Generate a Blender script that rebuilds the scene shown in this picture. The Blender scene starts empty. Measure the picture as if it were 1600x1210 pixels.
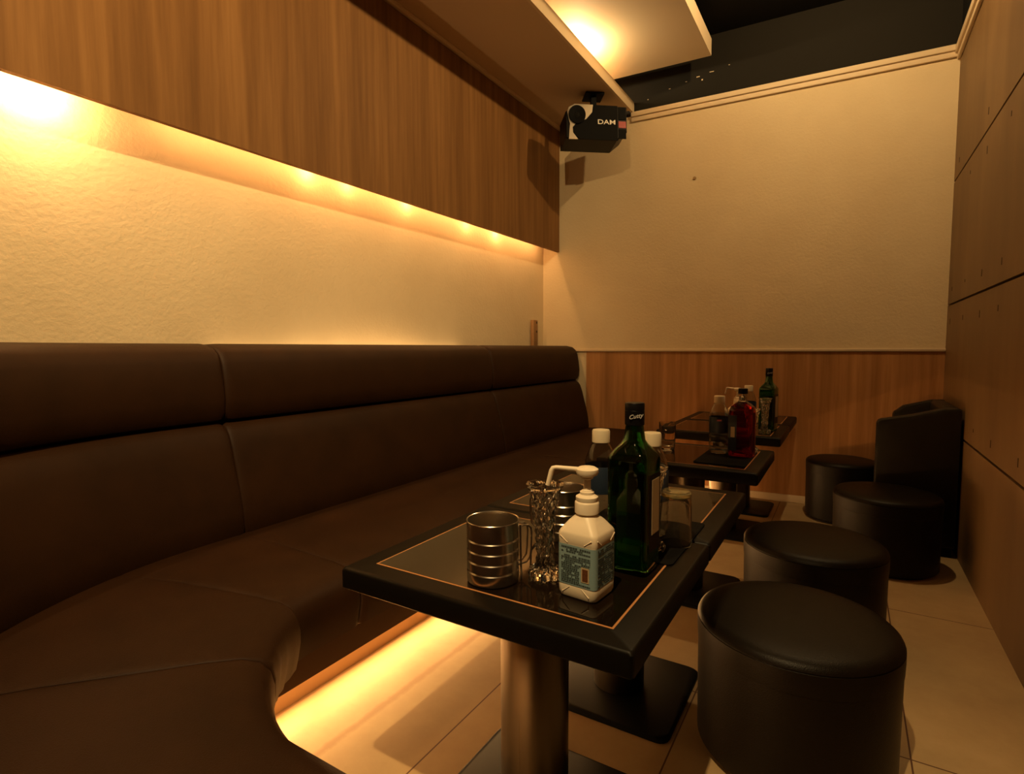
import bpy, bmesh, math, random
from mathutils import Vector, Matrix
random.seed(4)
PI = math.pi
scene = bpy.context.scene
COL = scene.collection

# ---------------------------------------------------------------- camera
def cam_axes(yaw, pitch, roll):
    sy, cy, sp, cp = math.sin(yaw), math.cos(yaw), math.sin(pitch), math.cos(pitch)
    F = Vector((-sy*cp, cy*cp, sp)); r = Vector((cy, sy, 0)); u = r.cross(F)
    R = math.cos(roll)*r + math.sin(roll)*u
    U = -math.sin(roll)*r + math.cos(roll)*u
    return R, U, F
R_, U_, F_ = cam_axes(math.radians(31.41), math.radians(-4.01), math.radians(-0.18))
cd = bpy.data.cameras.new('camera'); cam = bpy.data.objects.new('camera', cd); COL.objects.link(cam)
m = Matrix((R_, U_, -F_)).transposed().to_4x4(); m.translation = Vector((0, 0, 1.10))
cam.matrix_world = m
cd.sensor_width = 36; cd.lens = 859/1600*36; cd.clip_start = 0.02
scene.camera = cam

# ---------------------------------------------------------------- world, exposure
w = bpy.data.worlds.new('world'); scene.world = w; w.use_nodes = True
w.node_tree.nodes['Background'].inputs[0].default_value = (0.02, 0.012, 0.006, 1)
w.node_tree.nodes['Background'].inputs[1].default_value = 0.3
scene.view_settings.view_transform = 'Standard'
scene.view_settings.look = 'None'
scene.view_settings.gamma = 1
scene.view_settings.use_curve_mapping = False
scene.view_settings.exposure = 0.0

# ---------------------------------------------------------------- lights
WARM = (1.0, 0.60, 0.27); AMBER = (1.0, 0.50, 0.15)
def lamp(name, kind, loc, watts, color=WARM, size=0.03, target=None, angle=60, blend=0.6, sy=None):
    d = bpy.data.lights.new(name, kind); d.energy = watts; d.color = color
    if kind == 'AREA':
        d.shape = 'RECTANGLE'; d.size = size; d.size_y = sy or size
    else:
        d.shadow_soft_size = size
    if kind == 'SPOT':
        d.spot_size = math.radians(angle); d.spot_blend = blend
    o = bpy.data.objects.new(name, d); COL.objects.link(o); o.location = loc
    if target is not None:
        o.rotation_euler = (Vector(target)-Vector(loc)).to_track_quat('-Z', 'Y').to_euler()
    return o
def strip_light(name, p, direction, axis, length, watts, color=AMBER, width=.015):
    """long thin light: shines along direction, its long side along axis"""
    z = -Vector(direction).normalized(); y = Vector(axis).normalized(); x = y.cross(z).normalized(); y = z.cross(x)
    d = bpy.data.lights.new(name, 'AREA'); d.energy = watts; d.color = color; d.shape = 'RECTANGLE'; d.size = width; d.size_y = length
    o = bpy.data.objects.new(name, d); COL.objects.link(o)
    mm = Matrix((x, y, z)).transposed().to_4x4(); mm.translation = Vector(p); o.matrix_world = mm
    return o
# lamps up by the black ceiling: one near the back wall, one between unseen light-blocking plates near the front
lamp('ceiling_spot', 'POINT', (-0.08, 3.12, 3.25), 58, (1, .66, .29), 0.025)
NEAR_LAMP = (-0.25, -0.20, 3.22)
lamp('ceiling_spot', 'SPOT', NEAR_LAMP, 350, (1, .68, .30), 0.022, (-2.0, 2.3, 1.3), 128, 1.0)
# little lamps behind the wood fascia on the left wall
for y, x, e in ((0.74, -2.175, 13.0), (1.80, -2.215, .8), (2.05, -2.215, .5), (2.50, -2.215, .6), (3.10, -2.215, .5), (3.47, -2.215, .8)):
    lamp('cove_lamp', 'POINT', (x, y, 1.955), e, (1, .60, .25) if y < 1 else (1, .52, .18), 0.010)
for y in (1.6, 2.6, 3.6):
    strip_light('cove_strip_light', (-2.165, y, 2.0), (-.5, 0, -1), (0, 1, 0), 1.0, 2.6, (1, .50, .17), .012)
# lamp in the ceiling trough
lamp('trough_lamp', 'POINT', (-1.60, 3.45, 3.015), 21, (1, .72, .36), 0.03)
lamp('trough_lamp', 'POINT', (-1.60, 1.9, 3.015), 8, (1, .72, .36), 0.03)
# strips under the sofa front and behind the sofa back
for k in range(7):
    strip_light('sofa_strip_light', (-1.425, .60+k*.52+.26, .072), (1, 0, -.06), (0, 1, 0), .50, 2.8, (1, .52, .18))
strip_light('sofa_strip_light', (-.9, .415, .072), (0, 1, -.06), (1, 0, 0), .9, 4, (1, .52, .18))
for y_, L_, e_ in ((2.15, 1.7, 1.1), (2.15, .9, .7), (2.2, .45, .4)):
    strip_light('wall_wash_light', (-2.222, y_, 1.052), (-.12, 0, 1), (0, 1, 0), L_, e_, (1, .60, .25), .012)

# ---------------------------------------------------------------- materials
MATS = {}
def new_mat(name):
    mt = bpy.data.materials.new(name); mt.use_nodes = True
    nt = mt.node_tree; b = nt.nodes['Principled BSDF']; MATS[name] = mt
    return mt, nt, b
def simple(name, col, rough=0.5, metal=0.0, trans=0.0, ior=1.45, coat=0.0, spec=None):
    mt, nt, b = new_mat(name)
    b.inputs['Base Color'].default_value = (*col, 1); b.inputs['Roughness'].default_value = rough
    b.inputs['Metallic'].default_value = metal; b.inputs['Transmission Weight'].default_value = trans
    b.inputs['IOR'].default_value = ior; b.inputs['Coat Weight'].default_value = coat
    if spec is not None: b.inputs['Specular IOR Level'].default_value = spec
    return mt
def noise_node(nt, scale, detail=4, vec=None, rough=0.55):
    n = nt.nodes.new('ShaderNodeTexNoise'); n.inputs['Scale'].default_value = scale
    n.inputs['Detail'].default_value = detail; n.inputs['Roughness'].default_value = rough
    if vec is not None: nt.links.new(vec, n.inputs['Vector'])
    return n
def coords(nt, scale=(1, 1, 1)):
    t = nt.nodes.new('ShaderNodeTexCoord'); mp = nt.nodes.new('ShaderNodeMapping')
    mp.inputs['Scale'].default_value = scale
    nt.links.new(t.outputs['Object'], mp.inputs['Vector']); return mp.outputs['Vector']
def ramp(nt, fac, stops):
    r = nt.nodes.new('ShaderNodeValToRGB'); nt.links.new(fac, r.inputs['Fac'])
    e = r.color_ramp.elements
    while len(e) < len(stops): e.new(0.5)
    for i, (p, c) in enumerate(stops): e[i].position = p; e[i].color = (*c, 1)
    return r
def bump(nt, b, h, strength, dist=0.01):
    n = nt.nodes.new('ShaderNodeBump'); n.inputs['Strength'].default_value = strength
    n.inputs['Distance'].default_value = dist
    nt.links.new(h, n.inputs['Height']); nt.links.new(n.outputs['Normal'], b.inputs['Normal'])
    return n

def leather(name, c1, c2, rough, grain=420):
    mt, nt, b = new_mat(name)
    v = coords(nt); n = noise_node(nt, 6, 3, v)
    r = ramp(nt, n.outputs['Fac'], [(0.3, c1), (0.7, c2)])
    nt.links.new(r.outputs['Color'], b.inputs['Base Color'])
    b.inputs['Roughness'].default_value = rough; b.inputs['Specular IOR Level'].default_value = .17
    vo = nt.nodes.new('ShaderNodeTexVoronoi'); vo.inputs['Scale'].default_value = grain
    nt.links.new(v, vo.inputs['Vector'])
    bump(nt, b, vo.outputs['Distance'], 0.25, 0.0012)
    return mt
leather('sofa_leather', (.022, .0082, .0022), (.031, .0115, .0032), .55)
leather('stool_leather', (.0055, .0035, .0018), (.0085, .0052, .0027), .42)
leather('chair_leather', (.016, .013, .010), (.022, .018, .013), .38)

def plaster(name, c1, c2, s=1.0):
    mt, nt, b = new_mat(name)
    v = coords(nt); n = noise_node(nt, 2.2, 5, v)
    r = ramp(nt, n.outputs['Fac'], [(0.3, c1), (0.7, c2)])
    nt.links.new(r.outputs['Color'], b.inputs['Base Color'])
    b.inputs['Roughness'].default_value = .85; b.inputs['Specular IOR Level'].default_value = .2
    n2 = noise_node(nt, 55, 6, v, .6); n3 = noise_node(nt, 9, 4, v)
    mx = nt.nodes.new('ShaderNodeMath'); mx.operation = 'MULTIPLY_ADD'
    nt.links.new(n3.outputs['Fac'], mx.inputs[0]); mx.inputs[1].default_value = .8
    nt.links.new(n2.outputs['Fac'], mx.inputs[2])
    bump(nt, b, mx.outputs[0], .38*s, 0.0065)
    return mt
plaster('plaster', (.66, .53, .34), (.72, .59, .39))

def wood(name, c1, c2, c3, axis='z', rough=.6, along=1.2, across=26):
    mt, nt, b = new_mat(name)
    sc = [across]*3; sc['xyz'.index(axis)] = along
    v = coords(nt, sc)
    n = noise_node(nt, 1.0, 5, v, .6)
    v2 = coords(nt, [x*.28 for x in sc]); n2 = noise_node(nt, 1.0, 3, v2)
    r = ramp(nt, n.outputs['Fac'], [(0.28, c1), (0.5, c2), (0.72, c3)])
    mix = nt.nodes.new('ShaderNodeMixRGB'); mix.blend_type = 'MULTIPLY'; mix.inputs[0].default_value = .75
    r2 = ramp(nt, n2.outputs['Fac'], [(0.3, (.62, .58, .54)), (0.65, (1, 1, 1))])
    nt.links.new(r.outputs['Color'], mix.inputs[1]); nt.links.new(r2.outputs['Color'], mix.inputs[2])
    nt.links.new(mix.outputs[0], b.inputs['Base Color'])
    b.inputs['Roughness'].default_value = rough; b.inputs['Specular IOR Level'].default_value = .25
    return mt
wood('wood_laminate', (.19, .088, .027), (.25, .12, .038), (.31, .155, .052))
wood('wainscot_laminate', (.38, .175, .062), (.48, .23, .085), (.58, .29, .115))
wood('batten_wood', (.30, .16, .07), (.36, .20, .09), (.42, .25, .12))

# plywood with nail marks
mt, nt, b = new_mat('plywood')
v = coords(nt, (5, 5, 1.1)); n = noise_node(nt, 1.0, 5, v, .6)
v2 = coords(nt); n2 = noise_node(nt, 1.6, 3, v2)
r = ramp(nt, n.outputs['Fac'], [(.3, (.17, .095, .038)), (.7, (.23, .135, .057))])
r2 = ramp(nt, n2.outputs['Fac'], [(.3, (.7, .68, .64)), (.7, (1, 1, 1))])
mix = nt.nodes.new('ShaderNodeMixRGB'); mix.blend_type = 'MULTIPLY'; mix.inputs[0].default_value = .7
nt.links.new(r.outputs['Color'], mix.inputs[1]); nt.links.new(r2.outputs['Color'], mix.inputs[2])
nt.links.new(mix.outputs[0], b.inputs['Base Color'])
b.inputs['Roughness'].default_value = .55

# floor: large stone-look tiles with thin dark joints
mt, nt, b = new_mat('floor_tile')
t = nt.nodes.new('ShaderNodeTexCoord'); sep = nt.nodes.new('ShaderNodeSeparateXYZ')
nt.links.new(t.outputs['Object'], sep.inputs[0])
def grid_line(sock, period, offset, width):
    a = nt.nodes.new('ShaderNodeMath'); a.operation = 'ADD'; a.inputs[1].default_value = -offset + 100*period + width
    nt.links.new(sock, a.inputs[0])
    mo = nt.nodes.new('ShaderNodeMath'); mo.operation = 'MODULO'; mo.inputs[1].default_value = period
    nt.links.new(a.outputs[0], mo.inputs[0])
    lt = nt.nodes.new('ShaderNodeMath'); lt.operation = 'LESS_THAN'; lt.inputs[1].default_value = width*2
    nt.links.new(mo.outputs[0], lt.inputs[0]); return lt.outputs[0]
gx = grid_line(sep.outputs[0], 0.56, 0.18, 0.0022); gy = grid_line(sep.outputs[1], 1.0, 1.745, 0.0022)
mxn = nt.nodes.new('ShaderNodeMath'); mxn.operation = 'MAXIMUM'
nt.links.new(gx, mxn.inputs[0]); nt.links.new(gy, mxn.inputs[1])
v = coords(nt); n = noise_node(nt, 3.0, 6, v, .65); nf = noise_node(nt, 60, 4, v)
r = ramp(nt, n.outputs['Fac'], [(.3, (.42, .28, .14)), (.55, (.50, .345, .175)), (.75, (.57, .40, .215))])
mix = nt.nodes.new('ShaderNodeMixRGB'); nt.links.new(mxn.outputs[0], mix.inputs[0])
nt.links.new(r.outputs['Color'], mix.inputs[1]); mix.inputs[2].default_value = (.10, .035, .015, 1)
# an old filled joint running parallel to the sofa
nj = noise_node(nt, 14, 5, v, .7); dj = nt.nodes.new('ShaderNodeMath'); dj.operation = 'ADD'; dj.inputs[1].default_value = 1.215
tilt = nt.nodes.new('ShaderNodeMath'); tilt.operation = 'MULTIPLY_ADD'; tilt.inputs[1].default_value = -.02
nt.links.new(sep.outputs[1], tilt.inputs[0]); nt.links.new(sep.outputs[0], tilt.inputs[2]); nt.links.new(tilt.outputs[0], dj.inputs[0])
ab = nt.nodes.new('ShaderNodeMath'); ab.operation = 'ABSOLUTE'; nt.links.new(dj.outputs[0], ab.inputs[0])
jn = nt.nodes.new('ShaderNodeMath'); jn.operation = 'MULTIPLY_ADD'; jn.inputs[1].default_value = -.030; nt.links.new(nj.outputs['Fac'], jn.inputs[0]); nt.links.new(ab.outputs[0], jn.inputs[2])
jr = nt.nodes.new('ShaderNodeMapRange'); jr.inputs[1].default_value = -.011; jr.inputs[2].default_value = .002; jr.inputs[3].default_value = .5; jr.inputs[4].default_value = 0
nt.links.new(jn.outputs[0], jr.inputs[0])
mixj = nt.nodes.new('ShaderNodeMixRGB'); nt.links.new(jr.outputs[0], mixj.inputs[0]); nt.links.new(mix.outputs[0], mixj.inputs[1]); mixj.inputs[2].default_value = (.30, .15, .06, 1)
nt.links.new(mixj.outputs[0], b.inputs['Base Color'])
b.inputs['Roughness'].default_value = .5
bump(nt, b, nf.outputs['Fac'], .12, .003)

simple('cream_paint', (.70, .56, .38), .6)
simple('beam_paint', (.62, .47, .31), .65)
simple('panel_paint', (.70, .56, .38), .7)
simple('black_ceiling', (.007, .0065, .006), .6, spec=.3)
simple('grey_black_wall', (.018, .016, .013), .8, spec=.1)
simple('seam_dark', (.02, .012, .006), .7)
simple('nail_dark', (.05, .025, .012), .7)
simple('table_edge', (.006, .0045, .003), .42, spec=.15)
mt = simple('table_glass', (.008, .0045, .0025), .06, spec=.38)
simple('gold_inlay', (.50, .22, .08), .40)
simple('black_steel', (.005, .005, .005), .5, spec=.12)
simple('plinth_dark', (.035, .015, .006), .6, spec=.2)
simple('plinth_wood', (.50, .32, .16), .6)
# brushed steel column
mt, nt, b = new_mat('brushed_steel')
b.inputs['Metallic'].default_value = 1; b.inputs['Base Color'].default_value = (.085, .066, .045, 1)
v = coords(nt, (300, 300, 2)); n = noise_node(nt, 1, 2, v)
mr = nt.nodes.new('ShaderNodeMapRange'); mr.inputs[3].default_value = .22; mr.inputs[4].default_value = .42
nt.links.new(n.outputs['Fac'], mr.inputs[0]); nt.links.new(mr.outputs[0], b.inputs['Roughness'])
simple('steel', (.64, .57, .48), .25, metal=1)
simple('clear_glass', (.97, .96, .92), .02, trans=1, ior=1.48)
simple('crystal', (.97, .95, .92), .02, trans=1, ior=1.54)
simple('amber_rim', (.80, .68, .36), .08, trans=.85, ior=1.48)
simple('green_glass', (.10, .36, .12), .03, trans=1, ior=1.5)
simple('green_refraction', (.10, .55, .08), .04, trans=.75, ior=1.36)  # brighter green, imitates light refracted in the bottle
simple('red_glass', (.42, .012, .010), .04, trans=.92, ior=1.42)
simple('pet_plastic', (.90, .92, .92), .05, trans=1, ior=1.36)
simple('white_plastic', (.82, .70, .50), .38)
simple('sanitizer_white', (.86, .73, .55), .42)
simple('label_blue', (.26, .38, .40), .5)
simple('label_ink', (.055, .075, .075), .6)
simple('label_navy', (.022, .035, .060), .4)
simple('label_cream', (.55, .42, .25), .55)
simple('label_pink', (.55, .15, .18), .5)
simple('barcode_brown', (.16, .055, .02), .6)
simple('black_cap', (.006, .005, .005), .35, spec=.25)
simple('cap_script', (.55, .52, .50), .5)
simple('mat_black', (.005, .0045, .004), .85, spec=.1)
simple('speaker_black', (.005, .005, .005), .4, spec=.2)
simple('speaker_grille', (.0035, .0035, .004), .7, spec=.12)
simple('speaker_silver', (.55, .50, .42), .32, metal=.6)
simple('speaker_logo', (.75, .72, .65), .4)
simple('speaker_red', (.30, .015, .012), .4)
simple('stain', (.34, .22, .10), .8)
def emit(name, col, s):
    mt, nt, b = new_mat(name)
    b.inputs['Emission Color'].default_value = (*col, 1); b.inputs['Emission Strength'].default_value = s
    b.inputs['Base Color'].default_value = (*col, 1)
    return mt
emit('led', (1, .55, .2), 6)

# ---------------------------------------------------------------- mesh helpers
class MB:
    def __init__(self): self.v = []; self.f = []; self.s = []
    def add(self, vs, fs, smooth=False):
        o = len(self.v); self.v += [tuple(p) for p in vs]
        self.f += [tuple(i+o for i in f) for f in fs]; self.s += [smooth]*len(fs)
        return self
    def box(self, x0, x1, y0, y1, z0, z1, bev=0, seg=2):
        if bev <= 0:
            vs = [(x, y, z) for z in (z0, z1) for y in (y0, y1) for x in (x0, x1)]
            return self.add(vs, [(0, 2, 3, 1), (4, 5, 7, 6), (0, 1, 5, 4), (2, 6, 7, 3), (0, 4, 6, 2), (1, 3, 7, 5)])
        bm = bmesh.new(); bmesh.ops.create_cube(bm, size=1)
        for p in bm.verts: p.co = ((x0+x1)/2+p.co.x*(x1-x0), (y0+y1)/2+p.co.y*(y1-y0), (z0+z1)/2+p.co.z*(z1-z0))
        bmesh.ops.bevel(bm, geom=bm.edges[:]+bm.verts[:], offset=bev, segments=seg, profile=.5, affect='EDGES')
        bm.verts.index_update()
        self.add([tuple(p.co) for p in bm.verts], [tuple(q.index for q in f.verts) for f in bm.faces], True)
        bm.free(); return self
    def lathe(self, prof, n=40, c=(0, 0), shape=None, smooth=True, close=False):
        """prof: (r, z) list; shape(theta, r, z) -> r."""
        vs = []; fs = []; k = len(prof)
        for i in range(n):
            t = 2*PI*i/n
            for r, z in prof:
                rr = shape(t, r, z) if shape else r
                vs.append((c[0]+rr*math.cos(t), c[1]+rr*math.sin(t), z))
        for i in range(n):
            j = (i+1) % n
            for a in range(k-1 if not close else k):
                b2 = (a+1) % k
                fs.append((i*k+a, j*k+a, j*k+b2, i*k+b2))
        if not close:
            if prof[0][0] > 1e-6: fs.append(tuple(i*k for i in reversed(range(n))))
            if prof[-1][0] > 1e-6: fs.append(tuple(i*k+k-1 for i in range(n)))
        return self.add(vs, fs, smooth)
    def tube(self, pts, r, n=10, close=False, smooth=True):
        pts = [Vector(p) for p in pts]; rings = []; k = len(pts)
        up = None
        for i, p in enumerate(pts):
            if close: d = pts[(i+1) % k]-pts[i-1]
            else: d = pts[min(i+1, k-1)]-pts[max(i-1, 0)]
            d.normalize()
            if up is None: up = Vector((0, 0, 1)) if abs(d.z) < .9 else Vector((1, 0, 0))
            a = d.cross(up).normalized(); b2 = a.cross(d).normalized(); up = b2
            rr = r[i] if isinstance(r, (list, tuple)) else r
            rings.append([p+rr*(math.cos(2*PI*q/n)*a+math.sin(2*PI*q/n)*b2) for q in range(n)])
        vs = [q for g in rings for q in g]; fs = []
        for i in range(k if close else k-1):
            j = (i+1) % k
            for q in range(n): fs.append((i*n+q, i*n+(q+1) % n, j*n+(q+1) % n, j*n+q))
        if not close: fs.append(tuple(reversed(range(n)))); fs.append(tuple((k-1)*n+q for q in range(n)))
        return self.add(vs, fs, smooth)
    def prism(self, poly, z0, z1, smooth=False):
        n = len(poly)
        vs = [(x, y, z0) for x, y in poly]+[(x, y, z1) for x, y in poly]
        fs = [(i, (i+1) % n, (i+1) % n+n, i+n) for i in range(n)]
        fs += [tuple(reversed(range(n))), tuple(range(n, 2*n))]
        return self.add(vs, fs, smooth)
    def loft(self, rings, smooth=True, cap=True):
        n = len(rings[0]); vs = [q for g in rings for q in g]; fs = []
        for i in range(len(rings)-1):
            for q in range(n): fs.append((i*n+q, i*n+(q+1) % n, (i+1)*n+(q+1) % n, (i+1)*n+q))
        if cap: fs.append(tuple(reversed(range(n)))); fs.append(tuple((len(rings)-1)*n+q for q in range(n)))
        return self.add(vs, fs, smooth)
    def build(self, name, mat, parent=None, mw=None, sharp=35):
        me = bpy.data.meshes.new(name); me.from_pydata(self.v, [], self.f); me.update()
        bm = bmesh.new(); bm.from_mesh(me)
        bmesh.ops.recalc_face_normals(bm, faces=bm.faces[:]); bm.to_mesh(me); bm.free()
        for i, p in enumerate(me.polygons): p.use_smooth = self.s[i]
        if any(self.s): me.set_sharp_from_angle(angle=math.radians(sharp))
        me.materials.append(MATS[mat]); o = bpy.data.objects.new(name, me); COL.objects.link(o)
        if mw is not None: o.matrix_world = mw
        if parent is not None: o.parent = parent
        return o
def thing(name, label, cat, loc=(0, 0, 0), rz=0, group=None):
    o = bpy.data.objects.new(name, None); COL.objects.link(o); o.empty_display_size = .05
    o.location = loc; o.rotation_euler = (0, 0, rz); o['label'] = label; o['category'] = cat
    if group: o['group'] = group
    return o
def tag(o, label, cat, group=None):
    o['label'] = label; o['category'] = cat
    if group: o['group'] = group
    return o
def struct(o): o['kind'] = 'structure'; return o
def dup(root, loc, rz, label, group=None):
    r = root.copy(); COL.objects.link(r); r.location = loc; r.rotation_euler = (0, 0, rz); r['label'] = label
    if group: r['group'] = group
    for ch in list(root.children):
        c = ch.copy(); COL.objects.link(c); c.parent = r
        for g in list(ch.children):
            d = g.copy(); COL.objects.link(d); d.parent = c
    return r
def rrect(hx, hy, r, n=4):
    """rounded rectangle outline"""
    out = []
    for cx, cy, a0 in ((hx-r, hy-r, 0), (-hx+r, hy-r, 90), (-hx+r, -hy+r, 180), (hx-r, -hy+r, 270)):
        for i in range(n+1):
            a = math.radians(a0+90*i/n); out.append((cx+r*math.cos(a), cy+r*math.sin(a)))
    return out

# ================================================================= the room
XL, XR, ZC = -2.26, 0.52, 3.36
DX = math.radians(3.0)
def yb(x): return 4.33+math.tan(DX)*(x+.2)
YN = -0.62
# back wall local frame: local x along the wall, local y into the wall
BW = Matrix.Translation((-.2, 4.33, 0)) @ Matrix.Rotation(DX, 4, 'Z')
def bx(x): return (x+.2)/math.cos(DX)          # world x -> along-wall coordinate

struct(MB().box(XL-.1, XR+.1, YN-.1, 4.55, -.05, 0).build('floor', 'floor_tile'))
struct(MB().box(XL-.1, XR+.1, YN-.1, 4.55, ZC, ZC+.05).build('ceiling', 'black_ceiling'))
struct(MB().box(XL-.1, XL, YN, 4.40, 0, ZC).build('wall_left', 'plaster'))
struct(MB().box(bx(XL-.05), bx(XR+.03), 0, .1, 0, 2.90).build('wall_back', 'plaster', None, BW))
struct(MB().box(bx(XL-.05), bx(XR+.03), .004, .1, 2.90, ZC).build('wall_back_upper', 'grey_black_wall', None, BW))
struct(MB().box(XL-.1, XR+.1, YN-.1, YN, 0, ZC).build('wall_near', 'plywood'))
# plywood sheets of the right wall, with open dark joints between them
wr = MB()
seams = [0, .622, 1.358, 2.109, 2.87]
for a, b_ in zip(seams[:-1], seams[1:]):
    wr.box(XR, XR+.02, YN, 4.40, a+.006 if a else 0, b_-.006)
struct(wr.build('wall_right', 'plywood'))
struct(MB().box(XR+.02, XR+.05, YN, 4.40, 0, 2.87).build('wall_right_backing', 'seam_dark'))
struct(MB().box(XR, XR+.05, YN, 4.40, 2.87, ZC).build('wall_right_upper', 'black_ceiling'))
nm = MB()
for z in (.70, 1.26, 1.45, 2.02, 2.20, 2.78):
    for k in range(9):
        y = 4.22-k*.42+random.uniform(-.03, .03)
        if random.random() < .25: continue
        nm.box(XR-.0012, XR, y-.004, y+.004, z-.014+random.uniform(-.01, .01), z+.012)
struct(nm.build('wall_right_nail_marks', 'nail_dark'))
# wainscot, rail, baseboard and crown on the back wall
struct(MB().box(bx(-1.86), bx(XR), -.008, 0, 0, 1.072).build('trim_wainscot', 'wainscot_laminate', None, BW))
rl = MB().box(bx(-2.02), bx(XR), -.022, 0, 1.072, 1.094, .006)
struct(rl.build('trim_rail', 'cream_paint', None, BW))
struct(MB().box(bx(-1.35), bx(XR), -.018, -.008, 0, .055, .003).build('baseboard_back', 'cream_paint', None, BW))
cr = MB().box(bx(-1.50), bx(XR), -.020, 0, 2.852, 2.885, .004).box(bx(-1.50), bx(XR), -.034, 0, 2.885, 2.922, .006)
struct(cr.build('trim_crown_back', 'cream_paint', None, BW))
cr = MB().box(XR-.018, XR, YN, 4.36, 2.840, 2.870, .004).box(XR-.030, XR, YN, 4.36, 2.870, 2.915, .006)
struct(cr.build('trim_crown_right', 'cream_paint'))
# nail hole and stain on the plaster
st = MB().lathe([(0, 0), (.013, .001), (.010, .006), (0, .007)], 10)
o = st.build('wall_back_nail', 'stain', None, BW @ Matrix.Translation((bx(-1.02), -.002, 2.36)) @ Matrix.Rotation(PI/2, 4, 'X')); struct(o)

# paint chipped off the black wall under the ceiling panel
random.seed(7)
ck = MB()
for px_, pz_, w_, h_ in ((-1.02, 3.085, .022, .005), (-.93, 3.10, .030, .004), (-1.10, 3.07, .012, .004), (-.985, 3.055, .010, .010), (-1.22, 3.045, .012, .004), (-.80, 3.12, .008, .004), (-1.38, 3.00, .006, .006)):
    ck.box(bx(px_), bx(px_)+w_, .002, .0042, pz_, pz_+h_)
struct(ck.build('wall_back_paint_chips', 'cream_paint', None, BW))
# wood fascia over the sofa with its hidden lamps
struct(MB().box(-2.135, -2.11, YN, yb(-2.12)-.003, 1.91, 2.92).build('wall_left_fascia', 'wood_laminate'))
struct(MB().box(-2.255, -2.135, YN, yb(-2.2)-.004, 2.03, 2.05).build('wall_left_fascia_floor', 'batten_wood'))
# ceiling beam with the trough
struct(MB().box(-2.30, -1.50, YN, yb(-1.9)-.045, 2.92, 2.935).build('ceiling_beam', 'beam_paint'))
struct(MB().box(-1.50, -1.482, YN, yb(-1.5)-.002, 2.92, 3.0).build('ceiling_beam_fascia', 'cream_paint'))
struct(MB().box(-2.11, -2.085, YN, yb(-2.1)-.002, 2.895, 2.92, .004).build('trim_beam', 'beam_paint'))
pn = MB().prism([(-2.30, YN), (-.87, YN), (-.87, 4.06), (-2.30, 3.99)], 3.10, 3.21)
struct(pn.build('ceiling_panel', 'panel_paint'))

# ================================================================= corner sofa
CX, CY = -.82, .98
def frame(s):
    """s: path parameter. s<0 straight run along the left wall (y = CY - s), 0..90 the curve in degrees, >90 the near run (metres)."""
    if s <= 0: return Vector((CX, CY-s)), Vector((-1, 0))
    if s <= 90:
        a = math.radians(180+s); return Vector((CX, CY)), Vector((math.cos(a), math.sin(a)))
    return Vector((CX+(s-90), CY)), Vector((0, -1))
def svals(s0, s1):
    """samples with dense ends"""
    def arclen(s): return s if s <= 0 else (math.radians(s)*.8 if s <= 90 else math.radians(90)*.8+(s-90))
    def inv(t):
        if t <= 0: return t
        q = math.radians(90)*.8
        return math.degrees(t/.8) if t <= q else 90+(t-q)
    a, b_ = arclen(s0), arclen(s1); L = b_-a; out = []
    ends = [0, .002, .006, .012, .02, .03, .045]
    mid = max(2, int((L-.09)/.045))
    for e in ends: out.append((a+e, e))
    for i in range(1, mid): t = .045+(L-.09)*i/mid; out.append((a+t, min(t, L-t)))
    for e in reversed(ends): out.append((b_-e, e))
    return [(inv(t), d) for t, d in out]
def cushion(prof, s0, s1, puff=.014, w=.035, pleat=None):
    """sweep a closed (r, z) outline along the path; ends tucked in for the seams"""
    cr_, cz = sum(p[0] for p in prof)/len(prof), sum(p[1] for p in prof)/len(prof)
    rings = []
    for s, d in svals(s0, s1):
        o, dr = frame(s)
        k = 0 if d >= w else (1-math.sqrt(max(0, 1-(1-d/w)**2)))
        ring = []
        for r, z in prof:
            vx, vz = cr_-r, cz-z; L = math.hypot(vx, vz) or 1
            rr, zz = r+vx/L*puff*k, z+vz/L*puff*k
            if pleat: rr += pleat(s, r, z)
            p = o+dr*rr; ring.append((p.x, p.y, zz))
        rings.append(ring)
    return MB().loft(rings)
back_low = [(1.02, .40), (1.000, .45), (1.006, .52), (1.022, .60), (1.042, .68), (1.062, .75), (1.082, .80), (1.100, .823), (1.125, .835), (1.22, .835), (1.36, .80), (1.36, .40)]
back_roll = [(1.125, .838), (1.104, .846), (1.092, .868), (1.086, .92), (1.092, .99), (1.105, 1.05), (1.122, 1.088), (1.150, 1.110), (1.20, 1.121), (1.28, 1.119), (1.35, 1.105), (1.365, 1.09), (1.365, .86), (1.22, .838)]
seat_p = [(.425, .262), (.412, .268), (.404, .30), (.396, .34), (.395, .375), (.402, .405), (.420, .428), (.455, .441), (.52, .447), (.65, .452), (.80, .452), (.95, .446), (1.03, .44), (1.06, .40), (1.06, .262)]
sofa = thing('corner_sofa', 'long brown leather corner sofa built along the left wall, curving round at the near corner', 'sofa', (0, 0, 0))
YE = 4.218
sec = [(-(YE-CY), -1.93), (-1.93, -.17), (-.17, 62), (62, 90.75), (90.75, 91.30)]
for a, b_ in sec:
    cushion(back_low, a, b_).build('backrest', 'sofa_leather', sofa)
    cushion(back_roll, a, b_).build('head_roll', 'sofa_leather', sofa)
def pleats(s, r, z):
    q = -.048*math.sin(PI*min(max(s, 0), 95)/95)*max(0, min(1, (1.0-r)/.5))
    return q+fold(s, r, z)
def fold(s, r, z):
    if r > .5 or not 14 < s < 52: return 0
    k = math.sin((s-14)/(52-14)*PI)*max(0, min(1, (.43-z)/.09))
    return .007*k*(abs(math.sin(s*.42+.6*math.sin(s*.23)+z*6))**3)
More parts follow.
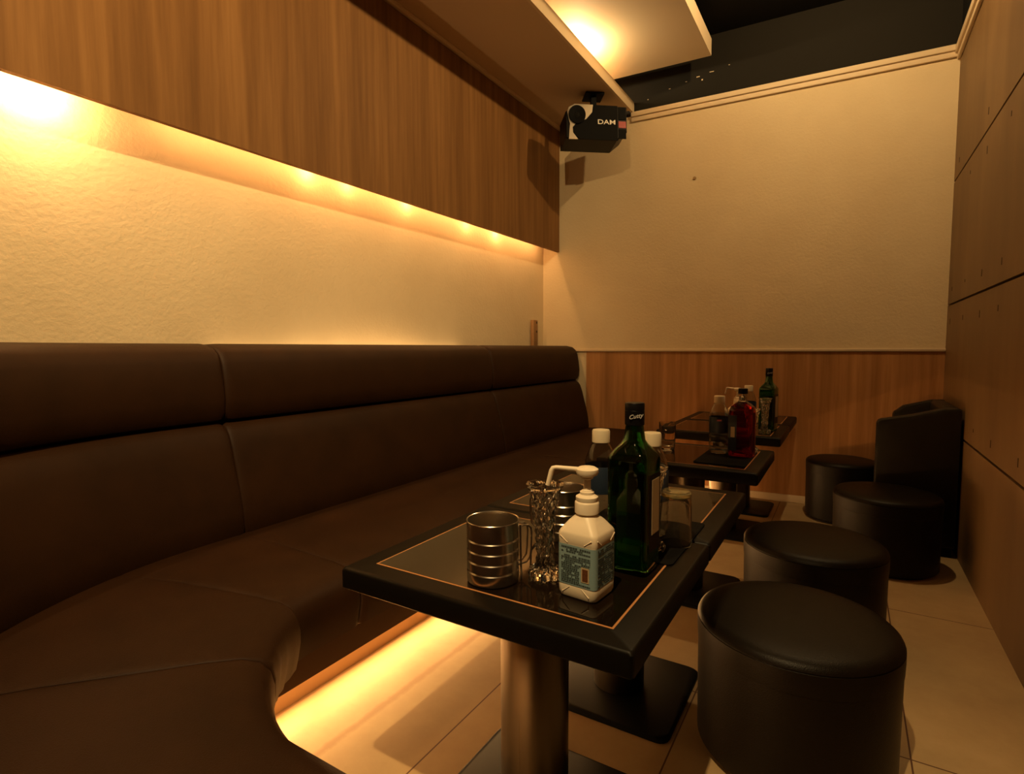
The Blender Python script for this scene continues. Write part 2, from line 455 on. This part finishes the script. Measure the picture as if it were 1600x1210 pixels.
for a, b_ in ((-(YE-CY), -1.93), (-1.93, -.15), (-.15, 14), (14, 50), (50, 90.45), (90.45, 91.30)):
    MBc = cushion(seat_p, a, b_, puff=.012 if a < 0 or b_ > 90.4 else .007, w=.03, pleat=pleats if (a >= 0 and b_ <= 91) else None)
    MBc.build('seat', 'sofa_leather', sofa)
# dark board below the seats and the lit toe-space behind it
vb = MB().box(-1.388, -1.372, .45, YE, .095, .262).box(-1.388, .48, .45, .466, .095, .262)
vb.build('valance_board', 'plinth_dark', sofa)
pl = MB().box(-1.455, -1.437, .38, YE, 0, .262).box(-1.437, .48, .38, .398, 0, .262)
pl.build('plinth', 'plinth_wood', sofa)
strip = thing('light_strip', 'glowing light strip hidden under the front of the brown corner sofa', 'light')
MB().box(-1.436, -1.428, .60, YE-.03, .066, .078).box(-1.34, -.45, .400, .408, .066, .078).build('strip_body', 'led', strip)
strip = thing('light_strip', 'light strip tucked between the plaster wall and the sofa back', 'light')
MB().box(-2.250, -2.228, 1.45, 2.85, 1.040, 1.050).build('strip_body', 'black_steel', strip)
nx, ny, nz = NEAR_LAMP
hs = thing('light_blocker', 'unseen black plates shaped to block light of the ceiling lamp near the front of the room', 'light', (nx, ny, 0))
CUT = ny+(2.10-ny)*(nz-3.10)/nz-ny      # unseen far plate, shaped to keep light off the floor and back wall
for a_ in ((-.034, .16, CUT, CUT+.008), (-.16, .16, -.128, -.12)):
    MB().box(*a_, 3.10, ZC).build('blocker_plate', 'black_steel', hs)
MB().lathe([(.02, nz+.032), (.03, nz+.04), (.03, ZC), (0, ZC)], 20).build('lamp_holder', 'black_steel', hs)

# ================================================================= tables
TW, TD = .667, .560
def make_table(label):
    t = thing('cafe_table', label, 'table', group='black square tables in a row')
    hx, hy = TW/2, TD/2
    rings = []
    mb = MB()
    for off, z in [(-.004, .572), (0, .576), (0, .613), (-.003, .6180), (-.007, .620)]:
        rings.append([(x, y, z) for x, y in rrect(hx+off, hy+off, .008)])
    mb.loft(rings); mb.build('tabletop', 'table_edge', t)
    ix, iy = hx-.054, hy-.054
    inl = MB().prism([(-ix, -iy), (ix, -iy), (ix, iy), (-ix, iy)], .6190, .6207).build('inlay_border', 'gold_inlay', t)
    q = .0042
    MB().prism([(-ix+q, -iy+q), (ix-q, -iy+q), (ix-q, iy-q), (-ix+q, iy-q)], .6195, .6211).build('inset_panel', 'table_glass', t)
    MB().lathe([(.080, .012), (.080, .55), (.080, .572)], 56).build('column', 'brushed_steel', t)
    MB().lathe([(.11, .557), (.11, .572)], 32).build('mounting_plate', 'black_steel', t)
    MB().loft([[(x, y, z) for x, y in rrect(.215+o_, .205+o_, .035)] for o_, z in [(0, 0), (0, .008), (-.006, .013)]]).build('base_plate', 'black_steel', t)
    return t
t1 = make_table('nearest black table, with the sanitizer bottle, cut-glass vase and front steel mug')
t1.location = (-.606, 1.091, 0)
dup(t1, (-.606, 1.658, 0), 0, 'second black table from the front, butted against the nearest one')
dup(t1, (-.611, 2.526, 0), 0, 'third black table from the front, with the red whisky bottle on it')
dup(t1, (-.624, 3.483, 0), 0, 'fourth black table, with the small far green bottle and vase')
lt = dup(t1, (-.624, 4.024, 0), 0, 'last black table, nearest the back wall'); lt.scale = (1, .925, 1)

# ================================================================= stools
def make_stool(label, R=.225, H=.43):
    s = thing('round_stool', label, 'stool', group='round black leather stools')
    MB().lathe([(R-.014, .012), (R-.006, .02), (R-.0035, H-.082)], 64).build('side', 'stool_leather', s)
    MB().lathe([(R-.005, H-.083), (R-.0022, H-.081), (R-.001, H-.05), (R-.0012, H-.026), (R-.0035, H-.0245), (R-.0035, H-.023), (R-.0012, H-.0215), (R-.005, H-.013), (R-.014, H-.005), (R-.032, H), (R-.07, H+.004), (R*.5, H+.007), (0, H+.008)], 64).build('seat', 'stool_leather', s)
    MB().lathe([(R-.03, 0), (R-.03, .012)], 40).build('foot_ring', 'black_steel', s)
    return s
STOOLS = [(-.100, 1.632, .250, .375, 'nearest and largest-looking round black stool, right of the first table'),
          (-.090, 2.348, .245, .375, 'second round black stool, partly behind the nearest one'),
          (.188, 3.318, .234, .375, 'round black stool in front of the low tub chair'),
          (-.012, 4.080, .205, .385, 'farthest round black stool, beside the back wall')]
for x, y, R, H, lab in STOOLS:
    s = make_stool(lab, R, H); s.location = (x, y, 0)

# ================================================================= tub chair by the right wall
ch = thing('tub_chair', 'low black leather tub chair pushed against the right plywood wall', 'chair', (0, 0, 0))
def side_panel(y0, y1, xa):
    P = [(xa, .05), (xa, .685), (xa+.007, .702), (xa+.02, .710), (.30, .740), (.44, .782), (.498, .785), (.508, .775), (.508, .05)]
    rings = []
    cxm, czm = .33, .4
    for y, k in ((y0, .012), (y0+.004, .004), (y0+.012, 0), (y1-.012, 0), (y1-.004, .004), (y1, .012)):
        rings.append([(x+(cxm-x)/abs(cxm-x)*k, y, z+(czm-z)/abs(czm-z)*k) for x, z in P])
    return MB().loft(rings)
side_panel(3.57, 3.65, .145).build('armrest', 'chair_leather', ch)
side_panel(4.12, 4.20, .250).build('armrest', 'chair_leather', ch)
MB().box(.43, .508, 3.65, 4.12, .05, .785, .02, 3).build('backrest', 'chair_leather', ch)
MB().loft([[(.165+d, 3.652, z), (.43, 3.652, z), (.43, 4.118, z), (.262+d, 4.118, z)] for d, z in ((0, .05), (0, .40), (.006, .412), (.02, .418))]).build('seat', 'chair_leather', ch)
MB().prism([(.17, 3.585), (.495, 3.585), (.495, 4.185), (.27, 4.185)], 0, .05).build('base', 'black_steel', ch)

# ================================================================= speaker on the beam
sp = thing('wall_speaker', 'black speaker with silver swoosh hung in the back left corner under the beam', 'speaker', (-1.70, 3.93, 2.735), math.radians(8))
def spbox():
    # front outline in local x/z, body runs back along +y
    P = [(-.245, -.125), (.165, -.125), (.245, -.062), (.245, .125), (-.165, .125), (-.245, .07)]
    rings = []
    for y, k in ((0, .006), (.006, 0), (.21, 0), (.216, .006)):
        rings.append([(x-math.copysign(k, x), y, z-math.copysign(k, z)) for x, z in P])
    return MB().loft(rings, smooth=False)
sp.location = (-1.565, 3.715, 2.685); sp.rotation_euler = (math.radians(-6), 0, math.radians(38)); sp.scale = (.90, .95, .97)
spbox().build('cabinet', 'speaker_black', sp)
def plate(poly, y0, y1):
    """polygon in local (x, z), thickness along y"""
    n = len(poly)
    vs = [(x, y0, z) for x, z in poly]+[(x, y1, z) for x, z in poly]
    return MB().add(vs, [(i, (i+1) % n, (i+1) % n+n, i+n) for i in range(n)]+[tuple(reversed(range(n))), tuple(range(n, 2*n))])
def P_(px, py): return ((px-936)*.0056, (193-py)*.0050)
g = plate([P_(*p) for p in [(912, 219), (966, 219), (966, 168), (932, 168), (929, 180), (921, 190), (909, 195), (903, 201), (903, 210)]], -.006, 0)
g.build('grille', 'speaker_grille', sp)
sw = plate([P_(*p) for p in [(896, 219.5), (909, 219.5), (902, 210), (901.5, 202), (908, 194.5), (921, 189.5), (929.5, 179), (931, 168), (905, 168), (896.5, 173), (894.5, 180), (896, 190), (898, 197), (897, 206)]], -.008, -.001)
sw.build('swoosh_trim', 'speaker_silver', sp)
tw = MB().lathe([(0, -.002), (.018, -.001), (.036, .004), (.058, .011), (.064, .012), (.067, .010), (.067, 0)], 36)
o = tw.build('tweeter', 'speaker_grille', sp); o.location = (P_(908, 184)[0], -.008, P_(908, 184)[1]); o.rotation_euler = (PI/2, 0, 0)
for z0, z1, mt_ in ((190.5, 200, 'speaker_red'), (170, 188, 'speaker_grille'), (202, 216, 'speaker_grille')):
    (plate([P_(967.5, z1), P_(978, z1), P_(978, z0), P_(967.5, z0)], -.005, 0)).build('port', mt_, sp)
def text_obj(name, body, size, mat, parent, loc, rot, bold=0.0, shear=0.0, ext=.0005, sx=1.0):
    c = bpy.data.curves.new(name, 'FONT'); c.body = body; c.size = size; c.extrude = ext; c.offset = bold; c.shear = shear
    c.align_x = 'CENTER'; c.align_y = 'CENTER'
    tmp = bpy.data.objects.new(name+'_tmp', c); COL.objects.link(tmp)
    bpy.context.view_layer.update()
    me = bpy.data.meshes.new_from_object(tmp.evaluated_get(bpy.context.evaluated_depsgraph_get()))
    COL.objects.unlink(tmp); bpy.data.objects.remove(tmp)
    me.name = name; me.materials.clear(); me.materials.append(MATS[mat])
    o = bpy.data.objects.new(name, me); COL.objects.link(o); o.parent = parent; o.location = loc; o.rotation_euler = rot; o.scale = (sx, 1, 1)
    return o
text_obj('logo', 'DAM', .048, 'speaker_logo', sp, (P_(950, 193)[0], -.0075, P_(950, 193)[1]), (PI/2, 0, 0), bold=.0006, sx=1.4)
br = MB().box(-.05, .05, .03, .13, .12, .135).box(-.02, .02, .06, .10, .12, .225).box(-.075, .075, .02, .14, .225, .238)
br.build('bracket', 'black_steel', sp)

# small wooden batten standing on the sofa back in the corner
bt = MB().box(-2.252, -2.222, 3.985, 4.055, 1.098, 1.335, .004).build('wooden_block', 'batten_wood')
tag(bt, 'small upright wooden block standing behind the sofa back near the corner', 'block')
for z in (1.315, 1.24): MB().box(-2.2225, -2.2210, 4.028, 4.046, z-.010, z+.008).build('screw_hole', 'nail_dark', bt)

# ================================================================= things on the tables
ZT = .701
K = 1.2                       # the drawings below are at 1/1.2 of the room's scale
def put(o, x, y, z, rz=0):
    o.location = (K*x, K*y, 1.1+K*(z-1.1)); o.rotation_euler = (0, 0, rz); o.scale = (K, K, K)
    return o
def loft_outline(levels, fn):
    return MB().loft([[(x, y, z) for x, y in fn(s)] for s, z in levels])
# ---- sanitizer bottle
def make_sanitizer(label, group=None):
    t = thing('sanitizer_bottle', label, 'bottle', group=group)
    lv = []
    for hx, hy, r, z in [(.026, .026, .008, 0), (.030, .030, .009, .002), (.032, .032, .009, .008), (.032, .032, .008, .020), (.0315, .0315, .007, .022), (.0315, .0315, .007, .088), (.032, .032, .008, .090), (.0325, .0325, .009, .104), (.031, .031, .010, .108), (.022, .022, .011, .122), (.0155, .0155, .0135, .130), (.014, .014, .0138, .134)]:
        lv.append([(x, y, z) for x, y in rrect(hx, hy, min(r, hx-.0001), 5)])
    MB().loft(lv).build('body', 'sanitizer_white', t)
    # pressed creases above and below the label
    for sx in (-1, 1):
        for p_, q_ in (((sx*.026, -.0325, .100), (sx*.014, -.0318, .0905)), ((sx*.022, -.0322, .009), (sx*.010, -.0318, .0195)), ((.0325, sx*.026, .100), (.0318, sx*.014, .0905))):
            MB().tube([p_, q_], .0009, 6).build('crease', 'sanitizer_white', t)
    lb = [[(x, y, z) for x, y in rrect(.0322, .0322, .0075, 5)] for z in (.0225, .0875)]
    MB().loft(lb, cap=False).build('label_band', 'label_blue', t)
    ink = MB(); rnd = random.Random(3)
    for face in range(2):
        z = .0845; row = 0
        while z > .026:
            x = -.024
            h = .0021 if row % 5 else .0028
            xmax = .023 if face else (.024 if z > .056 or z < .029 else .006)
            while x < xmax:
                L = rnd.uniform(.0012, .0042)
                if row not in (3,) and rnd.random() < .86:
                    if face == 0: ink.box(x, min(x+L, xmax), -.0326, -.0321, z-h, z)
                    else: ink.box(.0321, .0326, x, min(x+L, xmax), z-h, z)
                x += L+.0007
            z -= h+.0011; row += 1
    ink.build('label_text', 'label_ink', t)
    bc = MB().box(.0095, .0225, -.0327, -.0321, .032, .056); bc.build('barcode_panel', 'label_cream', t)
    bars = MB(); z = .0345; 
    while z < .0535:
        h = rnd.uniform(.0005, .0014); bars.box(.0115, .0205, -.0331, -.0326, z, z+h); z += h+rnd.uniform(.0003, .0006)
    bars.build('barcode', 'barcode_brown', t)
    MB().lathe([(.0165, .133), (.0180, .134), (.0180, .150), (.0172, .152), (.0160, .153), (.0165, .155), (.0165, .160), (.0120, .163), (.0105, .164), (.0105, .168), (.0080, .169), (.0080, .170), (.0055, .172), (.0055, .188), (.009, .190), (.0095, .194)], 32, shape=lambda th, r, z: r+(.0003*math.cos(28*th) if .134 < z < .152 else 0)).build('collar', 'sanitizer_white', t)
    MB().lathe([(.010, .193), (.0155, .196), (.0170, .200), (.0165, .205), (.012, .208), (0, .209)], 32).build('pump_head', 'sanitizer_white', t)
    pts = [(-.010, 0, .2035), (-.030, 0, .205), (-.046, 0, .2065), (-.0505, 0, .2055), (-.0525, 0, .2015), (-.0575, 0, .180), (-.0585, 0, .177)]
    MB().tube(pts, [.0042, .0040, .0036, .0037, .0038, .0036, .0036], 12).build('nozzle', 'sanitizer_white', t)
    return t
sz = make_sanitizer('white pump sanitizer bottle with blue printed label on the nearest table')
put(sz, -.353, .810, ZT, math.radians(-6)); sz.scale = (K*1.09, K*1.09, K)
for c in sz.children:
    if c.name.startswith(('nozzle', 'pump_head')): c.rotation_euler = (0, 0, math.radians(26+6))
put(dup(sz, (0, 0, 0), 0, 'small far white pump bottle on the fourth table, behind the red whisky bottle'), -.445, 2.80, ZT, math.radians(-40))

# ---- steel mugs
def make_mug(label):
    t = thing('steel_mug', label, 'mug', group='steel mugs')
    H, R = .107, .0450
    prof = [(0, 0), (R-.004, 0), (R-.001, .002), (R, .006)]
    for zc in (.022, .040, .058, .076):
        prof += [(R, zc-.0022), (R-.0016, zc), (R, zc+.0022)]
    prof += [(R, H-.003), (R+.0008, H-.001), (R, H), (R-.0015, H-.001), (R-.0022, H-.006), (R-.0022, .008), (R-.010, .004), (0, .004)]
    MB().lathe(prof, 64).build('cup_body', 'steel', t)
    hd = MB()
    for dy in (-.0075, .0075):
        pts = [(R-.001, dy, .086), (R+.010, dy, .089), (R+.020, dy, .088), (R+.026, dy, .082), (R+.027, dy, .074), (R+.026, dy, .045), (R+.024, dy, .030), (R+.017, dy, .022), (R-.001, dy, .020)]
        hd.tube(pts, .0017, 8)
    hd.build('wire_handle', 'steel', t)
    return t
mg = make_mug('front ribbed steel mug, leftmost object on the nearest table')
put(mg, -.513, .775, ZT, math.radians(58))
put(dup(mg, (0, 0, 0), 0, 'second ribbed steel mug, half hidden behind the nearest cut-glass vase'), -.503, 1.035, ZT, math.radians(205))
sn = thing('bar_spoon', 'thin steel bar spoon leaning upright against the right side of the front steel mug', 'spoon')
put(sn, -.513, .775, ZT, math.radians(18))
MB().tube([(.0485, 0, .100), (.0490, 0, .060), (.0500, 0, .022)], .0019, 8).build('stem', 'steel', sn)
MB().loft([[(.0495+a*math.cos(t_)*.35+.001, a*math.sin(t_), z) for t_ in [2*PI*i/12 for i in range(12)]] for a, z in ((.0012, .028), (.0035, .022), (.0055, .013), (.0050, .005), (.0020, .0004))]).build('bowl', 'steel', sn)
# ---- cut-glass vases
def tri(x): x = x % 1; return 1-abs(2*x-1)*2
def make_vase(label):
    t = thing('crystal_vase', label, 'vase', group='cut-glass vases')
    out = []; H = .166
    key = [(0, .0235), (.006, .0255), (.014, .0245), (.022, .017), (.034, .0138), (.06, .0150), (.09, .0168), (.115, .0185), (.14, .0225), (.158, .0275), (.166, .0290)]
    def rad(z):
        for (z0, r0), (z1, r1) in zip(key[:-1], key[1:]):
            if z <= z1: return r0+(r1-r0)*(z-z0)/(z1-z0)
        return key[-1][1]
    N = 46
    outer = [(rad(H*i/N), H*i/N) for i in range(N+1)]
    inner = [(max(.004, rad(z)-.0042), z) for z in [H-.0005-(H-.045)*i/14 for i in range(15)]]
    prof = [(0, 0)]+outer+inner+[(0, .044)]
    def shp(th, r, z):
        if r < .0005: return r
        # only the outer wall is cut
        if abs(r-rad(min(z, H))) > .0012 or z < .0001: return r
        a = th/(2*PI)*8
        if z < .018: return r*(1+.07*math.cos(12*th))
        if z > .160: return r*(1+.03*math.cos(8*th))
        return r-.0022+.0016*(tri(a+z*30)+tri(a-z*30))
    MB().lathe(prof, 64, shape=shp, smooth=False).build('vase_body', 'crystal', t)
    return t
vs = make_vase('slim cut-glass vase beside the steel mug on the nearest table'); put(vs, -.440, .830, ZT); vs.scale = (K*1.14, K*1.14, K)
put(dup(vs, (0, 0, 0), 0, 'slim cut-glass vase mostly hidden behind the big green bottle'), -.318, 1.045, ZT+.003, .3)
put(dup(vs, (0, 0, 0), 0, 'slim cut-glass vase showing just right of the red whisky bottle'), -.302, 2.235, ZT+.003, .3)
put(dup(vs, (0, 0, 0), 0, 'far cut-glass vase in front of the small green bottle on the fourth table'), -.322, 2.79, ZT, .1)

# ---- square green bottle
def glass_bottle(outer, inner_t, mat_name, name, parent):
    """outer: list of (hx, hy, r, z); walls of thickness inner_t, open inside"""
    rings = [[(x, y, z) for x, y in rrect(hx, hy, r, 5)] for hx, hy, r, z in outer]
    inn = []
    for hx, hy, r, z in reversed(outer[1:]):
        if z < .010: continue
        inn.append((hx-inner_t, hy-inner_t, max(.001, r-inner_t), z))
    rings += [[(x, y, z) for x, y in rrect(hx, hy, min(r, hx-.0001), 5)] for hx, hy, r, z in inn]
    return MB().loft(rings).build(name, mat_name, parent)
def make_green(label):
    t = thing('whisky_bottle', label, 'bottle', group='square green whisky bottles')
    o_ = [(.030, .030, .008, 0), (.034, .034, .010, .003), (.035, .035, .010, .012), (.035, .035, .010, .150), (.0355, .0355, .010, .200), (.0350, .0350, .011, .206), (.0290, .0290, .014, .217), (.0215, .0215, .0170, .228), (.0178, .0178, .0170, .236), (.0145, .0145, .0143, .262), (.0142, .0142, .0141, .290)]
    glass_bottle(o_, .003, 'green_glass', 'bottle_glass', t)
    glow_lv = [(.028, .028, .006, .0105), (.0316, .0316, .0072, .013), (.0316, .0316, .0072, .042)]
    MB().loft([[(x, y, z) for x, y in rrect(hx, hy, r, 5)] for hx, hy, r, z in glow_lv]).build('refracted_patch', 'green_refraction', t)  # bright green block put in for light refracted at the bottle's bottom
    MB().box(.0352, .0356, -.020, .028, .040, .178).build('side_label', 'black_cap', t)
    lo = MB().box(.0356, .0360, -.010, .023, .070, .168).build('side_label_panel', 'label_cream', t)
    MB().box(-.026, .026, .0353, .0358, .045, .165).build('back_label', 'black_cap', t)
    cp = MB().lathe([(.0150, .262), (.0162, .263), (.0162, .288), (.0158, .2885), (.0162, .289), (.0162, .300), (.0152, .302), (0, .302)], 32).build('cap', 'black_cap', t)
    tx = text_obj('cap_script', 'Cutty', .0100, 'cap_script', cp, (.0085, -.0158, .279), (PI/2, 0, math.radians(22)), bold=.0001, shear=.4)
    tx.rotation_euler = (PI/2, math.radians(-12), math.radians(26)); tx.location = (.0075, -.0154, .279)
    return t
gb = make_green('tall square green whisky bottle with black cap on the nearest table')
put(gb, -.322, .948, ZT, math.radians(-3)); gb.scale = (K*1.07, K*1.07, K)
put(dup(gb, (0, 0, 0), 0, 'small far green whisky bottle with black cap on the fourth table'), -.318, 2.875, ZT, math.radians(-12))

# ---- plastic water bottles
def make_pet(label):
    t = thing('water_bottle', label, 'bottle', group='plastic water bottles')
    R = .035
    out = [(.024, 0), (.031, .002), (R, .010), (R, .016), (R-.003, .022), (R, .028), (R, .040), (R-.003, .046), (R, .052), (R, .064), (R-.002, .068), (R, .072), (R, .135), (R-.001, .140), (R, .146), (R-.003, .156), (.027, .170), (.0205, .182), (.0175, .188), (.0175, .208)]
    inn = [(max(r-.0012, .005), max(z, .003)) for r, z in reversed(out[1:])]
    MB().lathe([(0, .001)]+out+inn+[(0, .004)], 40).build('bottle_wall', 'pet_plastic', t)
    lb = MB().lathe([(R+.0004, .078), (R+.0006, .0785), (R+.0006, .1375), (R+.0004, .138)], 40)
    lb.f = [f for f in lb.f if len(f) == 4]; lb.s = [True]*len(lb.f)
    lbo = lb.build('wrap_label', 'label_navy', t)
    MB().lathe([(.0188, .188), (.0194, .189), (.0194, .213), (.018, .216), (0, .2165)], 40, shape=lambda th, r, z: r+(.0003*math.cos(40*th) if .1885 < z < .2135 and r > .019 else 0)).build('cap', 'white_plastic', t)
    em = MB()
    em.box(-.008, .008, -.0362, -.0352, .124, .130).build('emblem', 'label_pink', lbo)
    return t
pb = make_pet('water bottle with white cap and navy label, left of the tall green bottle')
put(pb, -.462, 1.135, ZT+.003)
put(dup(pb, (0, 0, 0), 0, 'water bottle whose white cap shows right behind the tall green bottle'), -.352, 1.150, ZT+.003, .4)
put(dup(pb, (0, 0, 0), 0, 'water bottle with navy label beside the red whisky bottle'), -.407, 2.165, ZT+.003, .2)
put(dup(pb, (0, 0, 0), 0, 'far water bottle left of the small green bottle on the fourth table'), -.408, 2.885, ZT, .3)

# ---- tumblers
def make_tumbler(label, inverted=False):
    t = thing('glass_tumbler', label, 'glass')
    H = .108; R0, R1 = .029, .0325
    prof = [(0, 0), (R0-.003, 0), (R0, .003), (R0+.002, .03), (R1, H), (R1-.0016, H), (R0-.001, .03), (R0-.004, .012), (0, .010)]
    if inverted: prof = [(r, H-z) for r, z in prof]
    MB().lathe(prof, 40).build('glass_wall', 'clear_glass', t)
    if inverted: MB().lathe([(0, H+.0003), (R0-.004, H+.0003), (R0+.0008, H-.003), (R0+.0012, H-.009), (R0+.0006, H-.0095), (R0+.0002, H-.003), (0, H+.0001)], 40).build('thick_base', 'amber_rim', t)
    return t
tb = make_tumbler('upside-down clear tumbler on the black mat right of the tall green bottle', True); put(tb, -.288, 1.108, ZT+.003)
tb = make_tumbler('clear tumbler standing alone at the left of the third table'); put(tb, -.597, 2.150, ZT)

# ---- red whisky bottle
t = thing('whisky_bottle', 'red whisky bottle with clear neck on the third table', 'bottle')
put(t, -.323, 2.150, ZT+.003, math.radians(-8))
o_ = [(.040, .026, .010, 0), (.042, .030, .014, .004), (.043, .031, .015, .02), (.043, .0315, .015, .150), (.042, .031, .015, .165), (.038, .028, .016, .182), (.024, .022, .018, .194), (.0165, .0165, .016, .200)]
MB().loft([[(x, y, z) for x, y in rrect(hx, hy, r, 5)] for hx, hy, r, z in o_]).build('drink_and_glass', 'red_glass', t)
MB().lathe([(.0160, .2005), (.0135, .206), (.0130, .228), (.0110, .228), (.0115, .206), (.012, .2010)], 32, close=True).build('neck', 'clear_glass', t)
MB().lathe([(.0150, .228), (.0165, .229), (.0165, .246), (.015, .248), (0, .248)], 32).build('cap', 'black_cap', t)
MB().box(-.040, -.010, -.0335, -.032, .020, .150).build('front_label', 'label_navy', t)
MB().box(-.030, -.016, -.0345, -.0335, .070, .108).build('small_label', 'label_cream', t)

# ---- black mats
def mat(name, x0, x1, y0, y1, label):
    o = MB().loft([[(x, y, z) for x, y in rrect((x1-x0)/2+d, (y1-y0)/2+d, .012)] for d, z in ((-.001, 0), (0, .0008), (0, .0022), (-.001, .003))]).build(name, 'mat_black')
    put(o, (x0+x1)/2, (y0+y1)/2, ZT)
    return tag(o, label, 'mat', 'black rubber table mats')
mat('table_mat', -.500, -.262, .988, 1.268, 'black mat under the bottles and tumbler, across the first two tables')
mat('table_mat', -.452, -.280, 1.95, 2.25, 'small black mat under the red whisky bottle on the third table')
